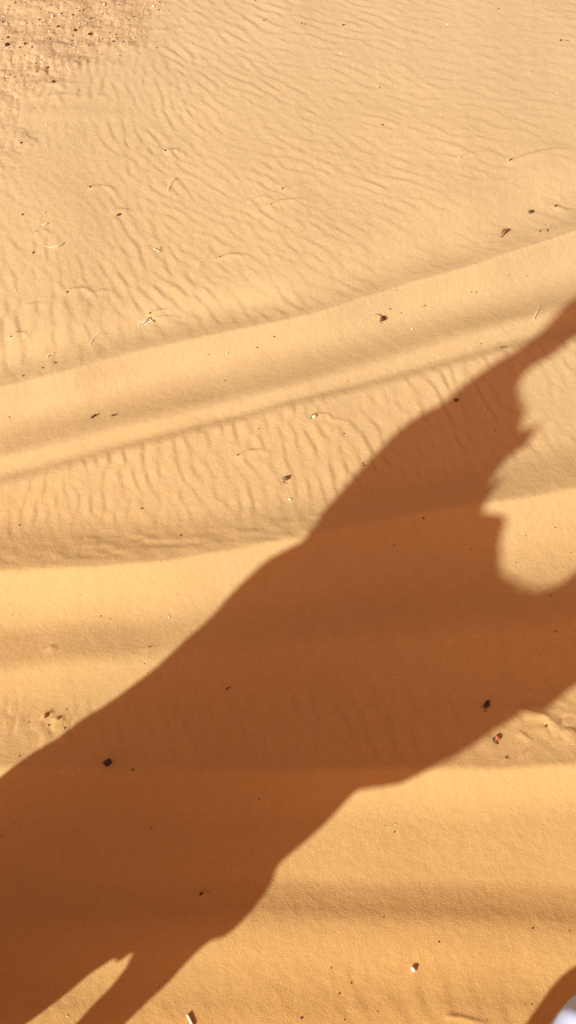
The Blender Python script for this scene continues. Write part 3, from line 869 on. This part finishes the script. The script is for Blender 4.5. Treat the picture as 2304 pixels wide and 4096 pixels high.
# fine grit nobody could count, scattered in the stony corner and thinly elsewhere
def grit(name, n, mat, region, smin, smax, seed, label):
    r = np.random.default_rng(seed); v0, f0 = stone_geo(seed, 5, 2)
    V, Fc = [], []
    c = 0; tries = 0
    while c < n and tries < n * 30:
        tries += 1
        px, py = region(r)
        if px is None: continue
        x, y, z = ground_at(px, py); k = ppm(px, py)
        d = r.uniform(smin, smax) ** 1 / k
        a_ = r.uniform(0, 6.28); ca, sa = math.cos(a_), math.sin(a_)
        v = v0 * np.array([d * .6, d * .42, d * .4])
        v = np.stack([v[:, 0] * ca - v[:, 1] * sa + x, v[:, 0] * sa + v[:, 1] * ca + y, v[:, 2] + z + d * .12], -1)
        base = len(V) * len(v0)
        V.append(v); Fc += [tuple(q + base for q in f) for f in f0]; c += 1
    o = mesh_obj(name, np.concatenate(V), Fc, mat)
    tag(o, label, 'grit', kind='stuff')


def corner(r):
    px, py = r.uniform(-80, 720), r.uniform(-30, 440)
    return (px, py) if float(gravel_mask(np.array([px]), np.array([py]))[0]) > r.uniform(.1, 1) else (None, None)


def anywhere(r):
    return r.uniform(-60, 2360), r.uniform(-30, 4150)


grit('dark_grit', 260, M_DARK, corner, 1.5, 5, 71, 'fine dark grit strewn over the stony top left corner')
grit('pale_grit', 220, M_PALE, corner, 2, 6, 72, 'fine pale grit strewn over the stony top left corner')
grit('brown_grit', 130, M_CLOD, corner, 2.5, 8, 73, 'fine brown grit strewn over the stony top left corner')
grit('scattered_grit', 140, M_CLOD, anywhere, 1.2, 3.6, 74, 'scattered fine brown grit on the open sand')

# ------------------------------------------------------------------ light
world = bpy.data.worlds.new('World'); scene.world = world; world.use_nodes = True
wn = world.node_tree; bg = wn.nodes['Background']
sky = wn.nodes.new('ShaderNodeTexSky'); sky.sky_type = 'NISHITA'; sky.sun_disc = False
sky.sun_elevation = ELEV; sky.sun_rotation = rad(90) - (PHI + math.pi)
sky.air_density = 1.0; sky.dust_density = 8.0; sky.ozone_density = .3
# sky light tinted ochre so the shade on the sand turns warm brown
mx = wn.nodes.new('ShaderNodeMix'); mx.data_type = 'RGBA'; mx.blend_type = 'MULTIPLY'; mx.inputs['Factor'].default_value = 1
mx.inputs['B'].default_value = (1.2, .50, .34, 1)
flat = wn.nodes.new('ShaderNodeMix'); flat.data_type = 'RGBA'; flat.inputs['Factor'].default_value = .5
flat.inputs['B'].default_value = (4.5, 1.92, 1.14, 1)      # even ochre light added over the sky to warm and level the shade
wn.links.new(sky.outputs[0], mx.inputs['A']); wn.links.new(mx.outputs['Result'], flat.inputs['A']); wn.links.new(flat.outputs['Result'], bg.inputs['Color'])
bg.inputs['Strength'].default_value = .10
sd = bpy.data.lights.new('sun', 'SUN'); sd.energy = 5.0; sd.angle = rad(.68); sd.color = (1.0, .97, .92)
sun = bpy.data.objects.new('sun', sd); col.objects.link(sun)
sun.rotation_euler = (-TO_SUN).to_track_quat('-Z', 'Y').to_euler()
sun.location = TO_SUN * 30

vs = scene.view_settings
vs.view_transform = 'Standard'; vs.look = 'None'; vs.gamma = 1; vs.exposure = .45
scene.cycles.max_bounces = 6
scene.cycles.use_denoising = True
